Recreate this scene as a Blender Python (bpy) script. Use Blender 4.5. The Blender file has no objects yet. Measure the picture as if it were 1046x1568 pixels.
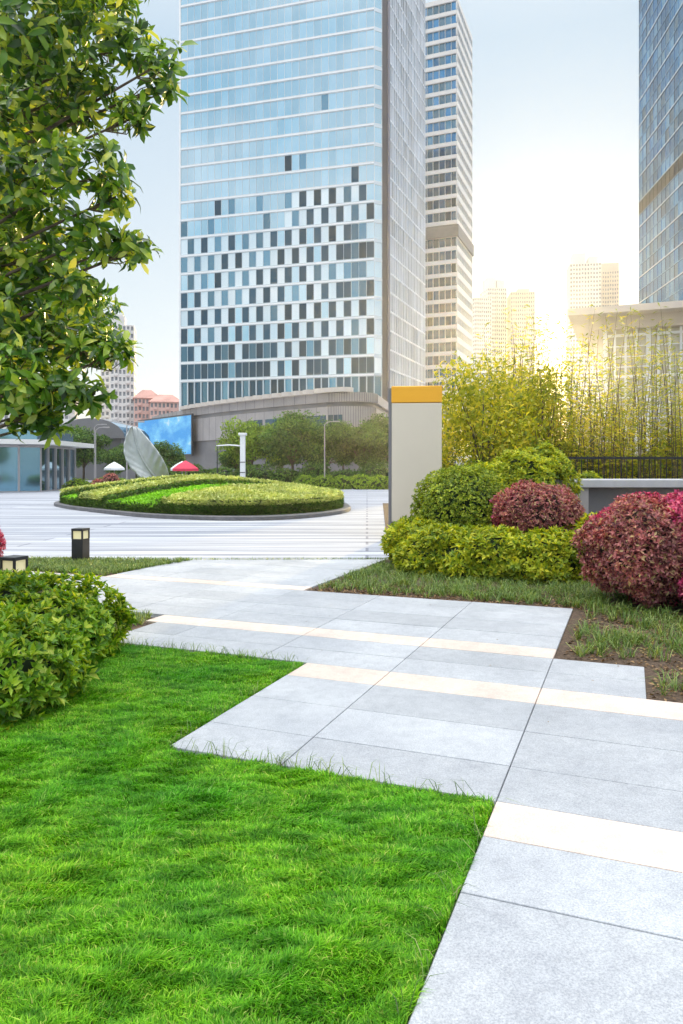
import bpy, math, random
import numpy as np
from mathutils import Vector
R=random.Random(7)
rng=np.random.default_rng(11)
HAZE=0.0012
C=bpy.context.scene.collection
# ------------------------------------------------------------------ helpers
def link(o,parent=None):
    C.objects.link(o)
    if parent: o.parent=parent
    return o
def empty(name,loc=(0,0,0)):
    o=bpy.data.objects.new(name,None); o.empty_display_size=.2; o.location=loc
    return link(o)
def nmesh(name,V,faces,mats,midx=None,parent=None,smooth=False):
    me=bpy.data.meshes.new(name)
    V=np.asarray(V,dtype=np.float32)
    me.vertices.add(len(V)); me.vertices.foreach_set('co',V.ravel())
    loops=np.concatenate([f.ravel() for f in faces]).astype(np.int32)
    tot=np.concatenate([np.full(len(f),f.shape[1]) for f in faces]).astype(np.int32)
    st=np.concatenate([[0],np.cumsum(tot)[:-1]]).astype(np.int32)
    me.loops.add(len(loops)); me.loops.foreach_set('vertex_index',loops)
    me.polygons.add(len(tot)); me.polygons.foreach_set('loop_start',st); me.polygons.foreach_set('loop_total',tot)
    if midx is not None: me.polygons.foreach_set('material_index',np.asarray(midx,dtype=np.int32))
    if smooth: me.polygons.foreach_set('use_smooth',np.ones(len(tot),dtype=bool))
    for m in mats: me.materials.append(m)
    me.update(calc_edges=True)
    return link(bpy.data.objects.new(name,me),parent)
class MB:
    def __init__(s): s.v=[];s.f=[];s.m=[]
    def poly(s,pts,m=0):
        b=len(s.v); s.v+=[tuple(p) for p in pts]; s.f.append(tuple(range(b,b+len(pts)))); s.m.append(m)
    def mesh(s,vs,fs,m=0):
        b=len(s.v); s.v+=[tuple(p) for p in vs]
        for f in fs: s.f.append(tuple(i+b for i in f)); s.m.append(m)
    def prism(s,pts,z0,z1,m=0,mt=None):
        n=len(pts)
        vs=[(p[0],p[1],z0) for p in pts]+[(p[0],p[1],z1) for p in pts]
        s.mesh(vs,[(i,(i+1)%n,n+(i+1)%n,n+i) for i in range(n)],m)
        s.mesh([vs[i] for i in range(n,2*n)],[tuple(range(n))],m if mt is None else mt)
        s.mesh([vs[i] for i in range(n)],[tuple(reversed(range(n)))],m)
    def box(s,x0,x1,y0,y1,z0,z1,m=0,bev=0,):
        if bev<=0: s.prism([(x0,y0),(x1,y0),(x1,y1),(x0,y1)],z0,z1,m); return
        b=bev
        def ring(i,z): return [(x0+i,y0+b,z),(x0+b,y0+i,z),(x1-b,y0+i,z),(x1-i,y0+b,z),(x1-i,y1-b,z),(x1-b,y1-i,z),(x0+b,y1-i,z),(x0+i,y1-b,z)]
        rs=[ring(b*.8,z0),ring(0,z0+b),ring(0,z1-b),ring(b*.8,z1)]
        vs=sum(rs,[])
        fs=[tuple(reversed(range(8))),tuple(range(24,32))]
        for k in range(3):
            for i in range(8): fs.append((k*8+i,k*8+(i+1)%8,k*8+8+(i+1)%8,k*8+8+i))
        s.mesh(vs,fs,m)
    def obox(s,p0,p1,th,z0,z1,m=0,off=0):
        d=np.array(p1,float)-np.array(p0,float); L=np.hypot(*d); d/=L; n=np.array([d[1],-d[0]])
        a=np.array(p0)+n*off; b=np.array(p1)+n*off
        s.prism([a,b,b-n*th,a-n*th],z0,z1,m)
    def tube(s,pts,rad,m=0,n=7,cap=True):
        pts=[Vector(p) for p in pts]; rings=[]
        for i,p in enumerate(pts):
            t=(pts[min(i+1,len(pts)-1)]-pts[max(i-1,0)]).normalized()
            a=t.cross(Vector((.13,.97,.21))).normalized(); b=t.cross(a)
            rings.append([p+(a*math.cos(2*math.pi*k/n)+b*math.sin(2*math.pi*k/n))*rad[i] for k in range(n)])
        vs=sum(rings,[]); fs=[]
        for i in range(len(pts)-1):
            for k in range(n): fs.append((i*n+k,i*n+(k+1)%n,(i+1)*n+(k+1)%n,(i+1)*n+k))
        if cap: fs.append(tuple(range(len(vs)-n,len(vs)))); fs.append(tuple(reversed(range(n))))
        s.mesh(vs,fs,m)
    def build(s,name,mats,parent=None,smooth=False):
        me=bpy.data.meshes.new(name); me.from_pydata(s.v,[],s.f)
        for m in mats: me.materials.append(m)
        me.polygons.foreach_set('material_index',s.m)
        if smooth: me.polygons.foreach_set('use_smooth',[True]*len(s.f))
        me.update()
        return link(bpy.data.objects.new(name,me),parent)
def sn(P,sc,seed=0):
    r=np.random.default_rng(seed); o=np.zeros(len(P))
    for k in range(6):
        d=r.normal(size=P.shape[1]); d/=np.linalg.norm(d); o+=np.sin(P@d*sc*r.uniform(.6,1.9)+r.uniform(0,6.28))
    return o/3.0
def nrm(a): return a/(np.linalg.norm(a,axis=1,keepdims=True)+1e-9)
# ------------------------------------------------------------------ materials
def mat(name):
    m=bpy.data.materials.new(name); m.use_nodes=True; nt=m.node_tree
    return m,nt,nt.nodes['Principled BSDF'],nt.nodes['Material Output']
def ramp(nt,fac,stops):
    r=nt.nodes.new('ShaderNodeValToRGB'); e=r.color_ramp.elements
    while len(e)<len(stops): e.new(.5)
    for i,(p,c) in enumerate(stops): e[i].position=p; e[i].color=(*c,1)
    nt.links.new(fac,r.inputs[0]); return r.outputs[0]
def noise(nt,scale,detail=4,rough=.55,stretch=None):
    t=nt.nodes.new('ShaderNodeTexCoord'); n=nt.nodes.new('ShaderNodeTexNoise')
    n.inputs['Scale'].default_value=scale; n.inputs['Detail'].default_value=detail; n.inputs['Roughness'].default_value=rough
    src=t.outputs['Object']
    if stretch:
        mp=nt.nodes.new('ShaderNodeMapping'); mp.inputs['Scale'].default_value=stretch; nt.links.new(src,mp.inputs[0]); src=mp.outputs[0]
    nt.links.new(src,n.inputs['Vector']); return n.outputs['Fac']
def mul(nt,a,b,mode='MULTIPLY',f=1):
    x=nt.nodes.new('ShaderNodeMix'); x.data_type='RGBA'; x.blend_type=mode; x.inputs[0].default_value=f
    for s,v in ((6,a),(7,b)):
        if isinstance(v,tuple): x.inputs[s].default_value=(*v,1)
        else: nt.links.new(v,x.inputs[s])
    return x.outputs[2]
def bump(nt,bs,h,st=.3,dist=.01):
    b=nt.nodes.new('ShaderNodeBump'); b.inputs['Strength'].default_value=st; b.inputs['Distance'].default_value=dist
    nt.links.new(h,b.inputs['Height']); nt.links.new(b.outputs[0],bs.inputs['Normal'])
def simple(name,col,rough=.6,metal=0,var=.15,sc=3,bst=0,island=0,spec=.5,detail=4):
    m,nt,bs,o=mat(name)
    n=noise(nt,sc,detail)
    c=ramp(nt,n,[(.3,tuple(x*(1-var) for x in col)),(.7,tuple(min(1,x*(1+var)) for x in col))])
    if island:
        g=nt.nodes.new('ShaderNodeNewGeometry')
        c=mul(nt,c,ramp(nt,g.outputs['Random Per Island'],[(0,(1-island,)*3),(1,(1,)*3)]))
    nt.links.new(c,bs.inputs['Base Color'])
    bs.inputs['Roughness'].default_value=rough; bs.inputs['Metallic'].default_value=metal; bs.inputs['Specular IOR Level'].default_value=spec
    if bst: bump(nt,bs,n,bst,.02)
    return m
def foliage(name,stops,trans=.35,rough=.5,sc=1.5,tcol=None,spec=.35):
    m,nt,bs,o=mat(name)
    g=nt.nodes.new('ShaderNodeNewGeometry')
    c=ramp(nt,g.outputs['Random Per Island'],stops)
    n=noise(nt,sc,2)
    c=mul(nt,c,ramp(nt,n,[(.3,(.62,.66,.62)),(.7,(1.2,1.15,1.0))]))
    nt.links.new(c,bs.inputs['Base Color']); bs.inputs['Roughness'].default_value=rough
    bs.inputs['Specular IOR Level'].default_value=spec
    tr=nt.nodes.new('ShaderNodeBsdfTranslucent'); nt.links.new(mul(nt,c,tcol or (1.6,1.35,.5)),tr.inputs[0])
    mx=nt.nodes.new('ShaderNodeMixShader'); mx.inputs[0].default_value=trans
    nt.links.new(bs.outputs[0],mx.inputs[1]); nt.links.new(tr.outputs[0],mx.inputs[2]); nt.links.new(mx.outputs[0],o.inputs[0])
    return m
def stone(name,lo,hi,isl=.12):
    m,nt,bs,o=mat(name)
    fine=noise(nt,140,3,.75); big=noise(nt,1.3,6,.62); mid=noise(nt,13,5,.65)
    c=ramp(nt,fine,[(.34,lo),(.5,tuple((a+b)/2 for a,b in zip(lo,hi))),(.66,hi)])
    c=mul(nt,c,ramp(nt,big,[(.3,(.82,.83,.86)),(.68,(1.06,1.06,1.06))]))
    c=mul(nt,c,ramp(nt,mid,[(.34,(.88,.88,.89)),(.6,(1.03,1.03,1.03))]))
    g=nt.nodes.new('ShaderNodeNewGeometry')
    c=mul(nt,c,ramp(nt,g.outputs['Random Per Island'],[(0,(1-isl,)*3),(1,(1.03,)*3)]))
    nt.links.new(c,bs.inputs['Base Color']); 
    nt.links.new(ramp(nt,big,[(.3,(.42,)*3),(.7,(.62,)*3)]),bs.inputs['Roughness'])
    bump(nt,bs,fine,.3,.002)
    return m
def glass(name,col,metal=.85,rough=.08,isl=.3,wav=.15,big=(.72,.84,.9)):
    m,nt,bs,o=mat(name)
    g=nt.nodes.new('ShaderNodeNewGeometry')
    c=ramp(nt,g.outputs['Random Per Island'],[(0,tuple(x*(1-isl) for x in col)),(1,col)])
    c=mul(nt,c,ramp(nt,noise(nt,.045,3),[(.35,big),(.65,(1.05,1.02,1))]))  # broad tint patches paint varied reflections into the glass colour
    nt.links.new(c,bs.inputs['Base Color']); bs.inputs['Metallic'].default_value=metal; bs.inputs['Roughness'].default_value=rough
    bump(nt,bs,noise(nt,.35,2),wav,.05)
    return m
M={}
M['granite']=stone('granite_grey',(.31,.33,.355),(.55,.57,.60),.13)
M['pink']=stone('granite_pink',(.60,.48,.40),(.80,.69,.61),.10)
M['soil']=simple('soil_mulch',(.085,.055,.035),.95,var=.6,sc=38,bst=.8,detail=6)
M['lawnbase']=simple('lawn_soil',(.035,.075,.012),.95,var=.4,sc=20)
M['kerb']=simple('kerb_stone',(.12,.12,.13),.6,var=.2,sc=6)
M['concrete']=simple('concrete',(.42,.43,.46),.7,var=.15,sc=2,bst=.1)
M['white']=simple('white_panel',(.78,.8,.82),.4,var=.04,sc=.3)
M['spandrel']=simple('spandrel_panel',(.70,.77,.82),.25,.3,var=.05,sc=.1,island=.08)
M['sidepanel']=simple('side_fin_panel',(.66,.70,.76),.35,.3,var=.08,sc=.1,island=.2)
M['dark']=simple('dark_metal',(.05,.055,.065),.35,.4,var=.2,sc=2)
M['black']=simple('black_metal',(.018,.02,.025),.4,.3,var=.2,sc=9)
M['bark']=simple('bark',(.10,.075,.055),.9,var=.4,sc=14,bst=.6)
M['twig']=simple('twig_bark',(.13,.10,.05),.8,var=.3,sc=14)
M['beige']=simple('beige_panel',(.66,.60,.50),.35,.0,var=.03,sc=.8)
M['yellow']=simple('yellow_enamel',(.85,.42,.02),.35,var=.05,sc=1)
M['grey']=simple('grey_cladding',(.38,.36,.37),.5,var=.12,sc=.3,island=.12)
M['greyd']=simple('grey_dark_cladding',(.17,.17,.185),.45,var=.15,sc=.3)
M['slot']=simple('slot_cladding',(.17,.17,.21),.5,var=.06,sc=.1)
M['glassL']=glass('glass_light',(.70,.87,.95),.9,.08,.16,.2,(.62,.82,.90))
M['glassW']=glass('glass_white_panel',(.84,.92,.96),.5,.3,.10)
M['glassD']=glass('glass_dark',(.045,.13,.20),.6,.06,.55)
M['glassM']=glass('glass_mid',(.22,.42,.54),.85,.07,.5)
M['glassB']=glass('glass_blue',(.10,.38,.64),.85,.08,.45,.3)
M['glassB2']=glass('glass_blue_pale',(.30,.60,.80),.85,.1,.4,.3)
M['pavglass']=glass('pavilion_glass',(.74,.72,.60),.25,.2,.22,.1,(.8,.8,.8))
M['wallW']=simple('wall_white',(.68,.67,.66),.7,var=.06,sc=.05)  # pale wall tones paint aerial haze into the far buildings
M['wallC']=simple('wall_cream',(.58,.53,.49),.7,var=.06,sc=.05)
M['wallP']=simple('wall_pink',(.62,.42,.38),.7,var=.06,sc=.05)
M['winG']=simple('window_grey',(.28,.30,.33),.2,var=.2,sc=.1)  # pale as well, distance haze put into the window colour
M['roofR']=simple('roof_tile',(.50,.28,.24),.8,var=.2,sc=.2)
M['red']=simple('red_fabric',(.6,.03,.08),.7,var=.1,sc=2)
M['sculpt']=simple('brushed_steel',(.40,.43,.44),.35,.5,var=.12,sc=2.5)
def road_mat():
    m,nt,bs,o=mat('road_paving')
    t=nt.nodes.new('ShaderNodeTexCoord'); mp=nt.nodes.new('ShaderNodeMapping'); mp.inputs['Rotation'].default_value=(0,0,math.radians(2))
    b=nt.nodes.new('ShaderNodeTexBrick'); b.inputs['Scale'].default_value=1; b.inputs['Brick Width'].default_value=14; b.inputs['Row Height'].default_value=.6
    b.inputs['Mortar Size'].default_value=.03; b.inputs['Bias'].default_value=-.05
    b.inputs['Color1'].default_value=(.42,.44,.48,1); b.inputs['Color2'].default_value=(.30,.32,.36,1); b.inputs['Mortar'].default_value=(.20,.21,.25,1)
    nt.links.new(t.outputs['Object'],mp.inputs[0]); nt.links.new(mp.outputs[0],b.inputs['Vector'])
    c=mul(nt,b.outputs['Color'],ramp(nt,noise(nt,.8,7,.66,(.14,3.2,1)),[(.36,(.55,.58,.65)),(.50,(.95,.95,.97)),(.62,(1.35,1.35,1.34))]))
    nt.links.new(c,bs.inputs['Base Color']); bs.inputs['Roughness'].default_value=.75; bs.inputs['Specular IOR Level'].default_value=.25
    return m
M['road']=road_mat()
M['ground']=simple('ground_concrete',(.34,.34,.36),.8,var=.15,sc=.2)
def screen_mat():
    m,nt,bs,o=mat('led_sky_picture')
    c=ramp(nt,noise(nt,.16,5,.6,(1,1,2)),[(.42,(.02,.34,.85)),(.60,(.18,.62,.98)),(.7,(.85,.93,1))])
    nt.links.new(c,bs.inputs['Emission Color']); bs.inputs['Emission Strength'].default_value=.95; bs.inputs['Base Color'].default_value=(.02,.02,.02,1)
    return m
M['screen']=screen_mat()
def lampglass():
    m,nt,bs,o=mat('lamp_glass'); bs.inputs['Base Color'].default_value=(.75,.68,.42,1)
    bs.inputs['Emission Color'].default_value=(1,.85,.45,1); bs.inputs['Emission Strength'].default_value=.25; bs.inputs['Roughness'].default_value=.2
    return m
M['lamp']=lampglass()
F={}
F['tree']=foliage('leaf_tree',[(0,(.022,.068,.010)),(.32,(.055,.17,.016)),(.65,(.17,.34,.03)),(.88,(.38,.52,.06)),(1,(.64,.70,.18))],.38,.28,2.6,spec=.6)
F['hedge']=foliage('leaf_hedge',[(0,(.06,.17,.012)),(.45,(.18,.38,.022)),(.85,(.40,.58,.045)),(1,(.58,.66,.10))],.32,.38,2.2)
F['hedgeY']=foliage('leaf_hedge_yellow',[(0,(.11,.21,.015)),(.5,(.36,.47,.03)),(1,(.68,.68,.06))],.35,.45,2)
F['round']=foliage('leaf_round_bush',[(0,(.08,.17,.014)),(.5,(.26,.37,.03)),(1,(.52,.58,.06))],.3,.45,3)
F['red']=foliage('leaf_red',[(0,(.10,.04,.045)),(.35,(.32,.10,.12)),(.75,(.64,.26,.28)),(1,(.52,.46,.20))],.3,.4,3,(1.5,.9,.7))
F['crimson']=foliage('leaf_crimson',[(0,(.20,.02,.08)),(.5,(.62,.06,.24)),(1,(.85,.28,.44))],.3,.4,3,(1.5,.9,.8))
F['bamboo']=foliage('leaf_bamboo',[(0,(.14,.22,.02)),(.5,(.38,.44,.04)),(1,(.68,.62,.08))],.5,.5,.8)
F['far']=foliage('leaf_street_tree',[(0,(.022,.07,.016)),(.5,(.065,.17,.03)),(1,(.18,.33,.06))],.25,.6,.35)
F['farY']=foliage('leaf_street_tree_light',[(0,(.09,.18,.02)),(.5,(.20,.36,.03)),(1,(.38,.55,.07))],.3,.6,.35)
F['cover']=foliage('leaf_liriope',[(0,(.05,.11,.02)),(.5,(.13,.25,.05)),(1,(.34,.42,.15))],.3,.4,3)
F['litter']=foliage('dead_leaf',[(0,(.05,.03,.02)),(.5,(.17,.10,.05)),(1,(.42,.28,.16))],.1,.8,5)
F['moundL']=foliage('leaf_mound_light',[(0,(.34,.46,.08)),(1,(.78,.82,.38))],.15,.6,1)
F['moundG']=foliage('leaf_mound_green',[(0,(.18,.48,.015)),(1,(.36,.74,.03))],.15,.6,1)
F['moundD']=foliage('leaf_mound_shade',[(0,(.03,.09,.012)),(1,(.12,.26,.03))],.2,.6,1)
F['flower']=foliage('flower_petals',[(0,(.5,.05,.03)),(.5,(.75,.35,.03)),(1,(.6,.45,.1))],.3,.6,1)
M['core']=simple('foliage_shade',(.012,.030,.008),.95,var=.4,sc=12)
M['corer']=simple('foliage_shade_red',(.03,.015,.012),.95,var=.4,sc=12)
def grass_mat():
    m,nt,bs,o=mat('grass_blades')
    g=nt.nodes.new('ShaderNodeNewGeometry')
    c=ramp(nt,g.outputs['Random Per Island'],[(0,(.06,.22,.008)),(.5,(.145,.44,.016)),(.9,(.27,.60,.035)),(1,(.50,.58,.18))])
    c=mul(nt,c,ramp(nt,noise(nt,1.3,3),[(.32,(.62,.88,.85)),(.68,(1.38,1.12,.8))]))
    c=mul(nt,c,ramp(nt,noise(nt,9,3,.6,(.6,1.9,1)),[(.37,(.50,.64,.5)),(.6,(1.15,1.12,1.05))]))
    nt.links.new(c,bs.inputs['Base Color']); bs.inputs['Roughness'].default_value=.5; bs.inputs['Specular IOR Level'].default_value=.25
    tr=nt.nodes.new('ShaderNodeBsdfTranslucent'); nt.links.new(mul(nt,c,(1.3,1.25,.6)),tr.inputs[0])
    mx=nt.nodes.new('ShaderNodeMixShader'); mx.inputs[0].default_value=.35
    nt.links.new(bs.outputs[0],mx.inputs[1]); nt.links.new(tr.outputs[0],mx.inputs[2]); nt.links.new(mx.outputs[0],o.inputs[0])
    return m
M['grass']=grass_mat()
def pst(s,t): return (.93*s+.367*t, -.367*s+.93*t)
# ------------------------------------------------------------------ ground sheets
g=MB(); g.poly([(-1800,-300,0),(1800,-300,0),(1800,3000,0),(-1800,3000,0)]); g.build('ground',[M['ground']])
g=MB(); 
edge=[(-70,12.7),(-20,12.75),(-9,12.75),(-5,12.55),(-2.4,12.45),(.8,12.75),(6,13.1),(70,13.2)]
g.poly([(x,y,.008) for x,y in edge]+[(70,75,.008),(-70,75,.008)]); g.build('road',[M['road']])
g=MB()
right=[pst(-3.87,8.48),pst(-3.87,12.15),(1.0,14),(1.05,17.2),(1.8,32),(30,32),(30,-6),pst(9,5.3),pst(-.6,5.3),pst(-.6,8.48)]
g.poly([(x,y,.016) for x,y in right])
left=[pst(-7.03,8.47),(-2.45,12.35),(-5,12.5),(-9,12.65),(-20,12.65),pst(-22,8.47)]
g.poly([(x,y,.016) for x,y in left][::-1])
leftb=[pst(-4.42,3.0),pst(-4.42,6.44),pst(-14,6.44),pst(-14,2.0)]
g.poly([(x,y,.016) for x,y in leftb])
g.build('planting_bed_soil',[M['soil']])
g=MB(); g.poly([(*pst(s,t),.012) for s,t in [(-9,-2),(-.59,-2),(-.59,3.45),(-2.42,3.45),(-2.42,5.33),(-4.6,5.33),(-9,4.0)]]); g.build('lawn',[M['lawnbase']])
# ------------------------------------------------------------------ stone path slabs
def clip(poly,f):
    out=[]
    for i in range(len(poly)):
        a,b=poly[i],poly[(i+1)%len(poly)]; fa,fb=f(a),f(b)
        if fa<=0: out.append(a)
        if fa*fb<0:
            k=fa/(fa-fb); out.append((a[0]+(b[0]-a[0])*k,a[1]+(b[1]-a[1])*k))
    return out
tj=[-2,-1.1,-.6,-.25,.3,.9,1.35,1.8,2.67,3.11,3.456,3.887,4.43,4.975,5.346,5.77,6.2,6.53,7.0,7.5,8.0,8.46,8.74,9.25,9.8,10.4,11,11.6,12.2,12.8,13.4]
bands=[(-.6,-.25),(3.11,3.456),(4.975,5.346),(6.2,6.53),(8.46,8.74)]
sj=[-.585+1.125*k for k in range(-14,9)]
regs=[(-.585,9,-2,5.346),(-.585,.105,5.346,6.2),(-2.41,-.585,3.456,5.346),(-4.45,-.585,5.346,6.2),(-4.6,-.585,6.2,6.53),(-16,-.585,6.53,8.46),(-16,-3.86,8.46,8.5),(-7.0,-3.86,8.5,13.4)]
g=MB()
def clean(p):
    o=[]
    for q in p:
        if not o or math.dist(q,o[-1])>.004: o.append(q)
    if len(o)>1 and math.dist(o[0],o[-1])<.004: o.pop()
    return o
for (s0,s1,t0,t1) in regs:
    for i in range(len(tj)-1):
        a,b=max(tj[i],t0),min(tj[i+1],t1)
        if b-a<.02: continue
        pk=any(tj[i]>=q[0]-.01 and tj[i+1]<=q[1]+.01 for q in bands)
        for k in range(len(sj)-1):
            c,d=max(sj[k],s0),min(sj[k+1],s1)
            if d-c<.02: continue
            ga=.0028
            P=[pst(c+ga,a+ga),pst(d-ga,a+ga),pst(d-ga,b-ga),pst(c+ga,b-ga)]
            P=clip(P,lambda p:p[1]-(12.42+.03*p[0])); P=clean(P)
            if len(P)<3: continue
            cx=sum(p[0] for p in P)/len(P); cy=sum(p[1] for p in P)/len(P)
            dz=R.uniform(-.0012,.0012)
            def ins(e): 
                o=[]
                for p in P:
                    L=math.dist(p,(cx,cy)); o.append((p[0]+(cx-p[0])/L*e,p[1]+(cy-p[1])/L*e))
                return o
            n=len(P); T=ins(.004)
            vs=[(p[0],p[1],.002) for p in P]+[(p[0],p[1],.031+dz) for p in P]+[(p[0],p[1],.034+dz) for p in T]
            fs=[tuple(range(2*n,3*n))]
            for q in range(2):
                for w in range(n): fs.append((q*n+w,q*n+(w+1)%n,q*n+n+(w+1)%n,q*n+n+w))
            g.mesh(vs,fs,1 if pk else 0)
g.build('stone_path',[M['granite'],M['pink']])
# ------------------------------------------------------------------ grass
def blades(P,h,w,lean,az,name,material,z0=.012,parent=None,curve=1.0):
    n=len(P); d=np.stack([np.cos(az),np.sin(az)],1)
    sa=az+np.pi/2+rng.normal(0,.5,n); s=np.stack([np.cos(sa),np.sin(sa)],1)
    V=np.zeros((n,5,3),np.float32)
    V[:,0,:2]=P-s*w[:,None]/2; V[:,1,:2]=P+s*w[:,None]/2; V[:,0,2]=V[:,1,2]=z0
    m=P+d*(lean*h*.35)[:,None]
    V[:,2,:2]=m+s*w[:,None]*.42; V[:,3,:2]=m-s*w[:,None]*.42; V[:,2,2]=V[:,3,2]=z0+h*.6
    V[:,4,:2]=P+d*(lean*h)[:,None]; V[:,4,2]=z0+h*np.clip(1-.35*lean*curve,.15,1)
    b=np.arange(n)[:,None]*5
    return nmesh(name,V.reshape(-1,3),[b+np.array([[0,1,2,3]]),b+np.array([[3,2,4]])],[material],parent=parent)
def to_xy(s,t): return np.stack([.93*s+.367*t,-.367*s+.93*t],1)
def lawn_pts(n):
    out=[]
    while sum(map(len,out))<n:
        s=rng.uniform(-6,-.592,200000); t=rng.uniform(0,5.32,200000)
        ok=((t<3.45)|((s<-2.43)&(t<5.32)))
        P=to_xy(s,t); ok&=(P[:,1]>1.6)&(P[:,0]>-.467*P[:,1]-.8)&(s>-4.55)
        ok&=rng.uniform(0,1,len(s))<np.clip(2.6/P[:,1],.25,1)
        out.append(P[ok])
    return np.concatenate(out)[:n]
P=lawn_pts(310000); n=len(P)
cl=sn(P*np.array([1,2.2]),9,3)*.5+sn(P*np.array([1,2.0]),22,5)*.65
h=(.036+.020*cl+rng.normal(0,.006,n)).clip(.011,.085); w=rng.uniform(.0022,.0042,n)*(1+.12*P[:,1])
az=rng.uniform(0,6.28,n)*.5+sn(P,6,9)*2.4
blades(P,h,w,rng.uniform(.3,1.3,n),az,'grass',M['grass'])
E=[]
for s0,s1,t0,t1,k in [(-2.4,-1.25,3.44,3.46,110),(-1.25,-.6,3.43,3.46,25),(-4.3,-2.45,5.26,5.34,260),(-.62,-.58,1.6,3.4,50),(-2.44,-2.4,3.5,5.3,50)]:
    E.append(to_xy(rng.uniform(s0,s1,k),rng.uniform(t0,t1,k)))
P=np.concatenate(E); n=len(P)
blades(P,rng.uniform(.04,.12,n),rng.uniform(.003,.005,n),rng.uniform(.4,1.9,n),rng.uniform(-.5,3.4,n),'long_grass_fringe',F['cover'],.03)
def poly_pts(poly,n):
    poly=np.array(poly); lo,hi=poly.min(0),poly.max(0); out=[]
    while sum(map(len,out))<n:
        q=rng.uniform(lo,hi,(n*2,2)); ins=np.zeros(len(q),bool); j=len(poly)-1
        for i in range(len(poly)):
            a,b=poly[i],poly[j]
            c=((a[1]>q[:,1])!=(b[1]>q[:,1]))&(q[:,0]<(b[0]-a[0])*(q[:,1]-a[1])/(b[1]-a[1]+1e-12)+a[0]); ins^=c; j=i
        out.append(q[ins])
    return np.concatenate(out)[:n]
def cover(poly,ntuft,per,hh,name,thin=None):
    T=poly_pts(poly,ntuft)
    if thin is not None: T=T[sn(T,3.2,21)>thin]
    P=np.repeat(T,per,0)+rng.normal(0,.02,(len(T)*per,2)); n=len(P)
    return blades(P,rng.uniform(hh*.5,hh,n),rng.uniform(.005,.009,n),rng.uniform(.3,1.8,n),rng.uniform(0,6.28,n),name,F['cover'],.016)
cover([pst(-3.75,8.62),pst(-3.75,12),(1.2,14),(4.5,12),pst(-.3,8.62)],1500,12,.16,'liriope_groundcover',-.75)
cover([pst(-.45,8.6),pst(-.45,6.35),pst(.22,6.3),pst(.22,5.52),pst(3.5,5.52),pst(4,9.5),(4.5,11)],1500,13,.19,'liriope_groundcover',-.45)
cover([pst(-7.1,8.6),(-2.5,12.3),(-5,12.45),(-10,12.6),pst(-12,8.6)],1700,10,.12,'liriope_groundcover')
cover([pst(-4.45,5.45),pst(-4.65,6.4),pst(-6.5,6.4),pst(-6.5,5.4)],300,12,.13,'liriope_groundcover')
P=np.stack([rng.uniform(-2.6,.9,900),12.43+rng.normal(0,.03,900)],1); P[:,1]+=.03*P[:,0]
blades(P,rng.uniform(.03,.09,900),rng.uniform(.004,.008,900),rng.uniform(.3,1.4,900),rng.uniform(0,6.28,900),'grass_strip',F['cover'],.01)
# ------------------------------------------------------------------ leaves
def leaf_small(P,D,N,L,W,fold=.25):
    D=nrm(D); S=nrm(np.cross(D,N)); N=np.cross(S,D); n=len(P); L=L[:,None]; W=W[:,None]
    V=np.zeros((n,4,3)); V[:,0]=P; m=P+D*L*.5
    V[:,1]=m-S*W*.5+N*W*fold; V[:,3]=m+S*W*.5+N*W*fold; V[:,2]=P+D*L-N*L*.08
    b=np.arange(n)[:,None]*4
    return V.reshape(-1,3),[b+np.array([[0,3,2]]),b+np.array([[0,2,1]])]
def leaf_big(P,D,N,L,W,droop):
    D=nrm(D); S=nrm(np.cross(D,N)); N=np.cross(S,D); n=len(P); L=L[:,None]; W=W[:,None]; dr=droop[:,None]
    V=np.zeros((n,8,3)); V[:,0]=P
    c1=P+D*L*.36; c2=P+D*L*.74-N*L*dr*.35; t=P+D*L-N*L*dr
    V[:,2]=c1; V[:,5]=c2; V[:,7]=t
    V[:,1]=c1-S*W*.44+N*W*.16; V[:,3]=c1+S*W*.44+N*W*.16; V[:,4]=c2-S*W*.48+N*W*.14; V[:,6]=c2+S*W*.48+N*W*.14
    b=np.arange(n)[:,None]*8
    tr=np.array([[0,2,1],[0,3,2],[4,5,7],[5,6,7]]); q=np.array([[1,2,5,4],[2,3,6,5]])
    return V.reshape(-1,3),[(b[:,:,None]+tr[None]).reshape(-1,3),(b[:,:,None]+q[None]).reshape(-1,4)]
def rosette(P,A,k,el0,el1):
    n=len(P); A=nrm(A); r=nrm(np.cross(A,rng.normal(size=(n,3)))); s=np.cross(A,r)
    ph=(np.arange(k)[None]*2.4+rng.uniform(0,6.28,(n,1))+rng.normal(0,.25,(n,k)))[...,None]
    el=rng.uniform(el0,el1,(n,k))[...,None]
    rad=r[:,None]*np.cos(ph)+s[:,None]*np.sin(ph); Ax=np.broadcast_to(A[:,None],rad.shape)
    D=rad*np.cos(el)+Ax*np.sin(el); N=Ax*np.cos(el)-rad*np.sin(el)
    return np.repeat(P,k,0),D.reshape(-1,3),N.reshape(-1,3)
T=np.concatenate([poly_pts([pst(-.5,8.5),pst(-.5,6.3),pst(.15,6.25),pst(.15,5.4),pst(3.5,5.4),pst(4,9.5)],7000),poly_pts([pst(-3.8,8.5),pst(-3.8,9.4),pst(-.4,9.4),pst(-.4,8.5)],2500)])
m=len(T); a=rng.uniform(0,6.28,m)
V,fc=leaf_small(np.column_stack([T,rng.uniform(.018,.035,m)]),np.column_stack([np.cos(a),np.sin(a),rng.normal(0,.15,m)]),np.array([0,0,1.])+rng.normal(0,.3,(m,3)),rng.uniform(.02,.06,m),rng.uniform(.01,.03,m))
nmesh('leaf_litter',V,fc,[F['litter']])
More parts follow.
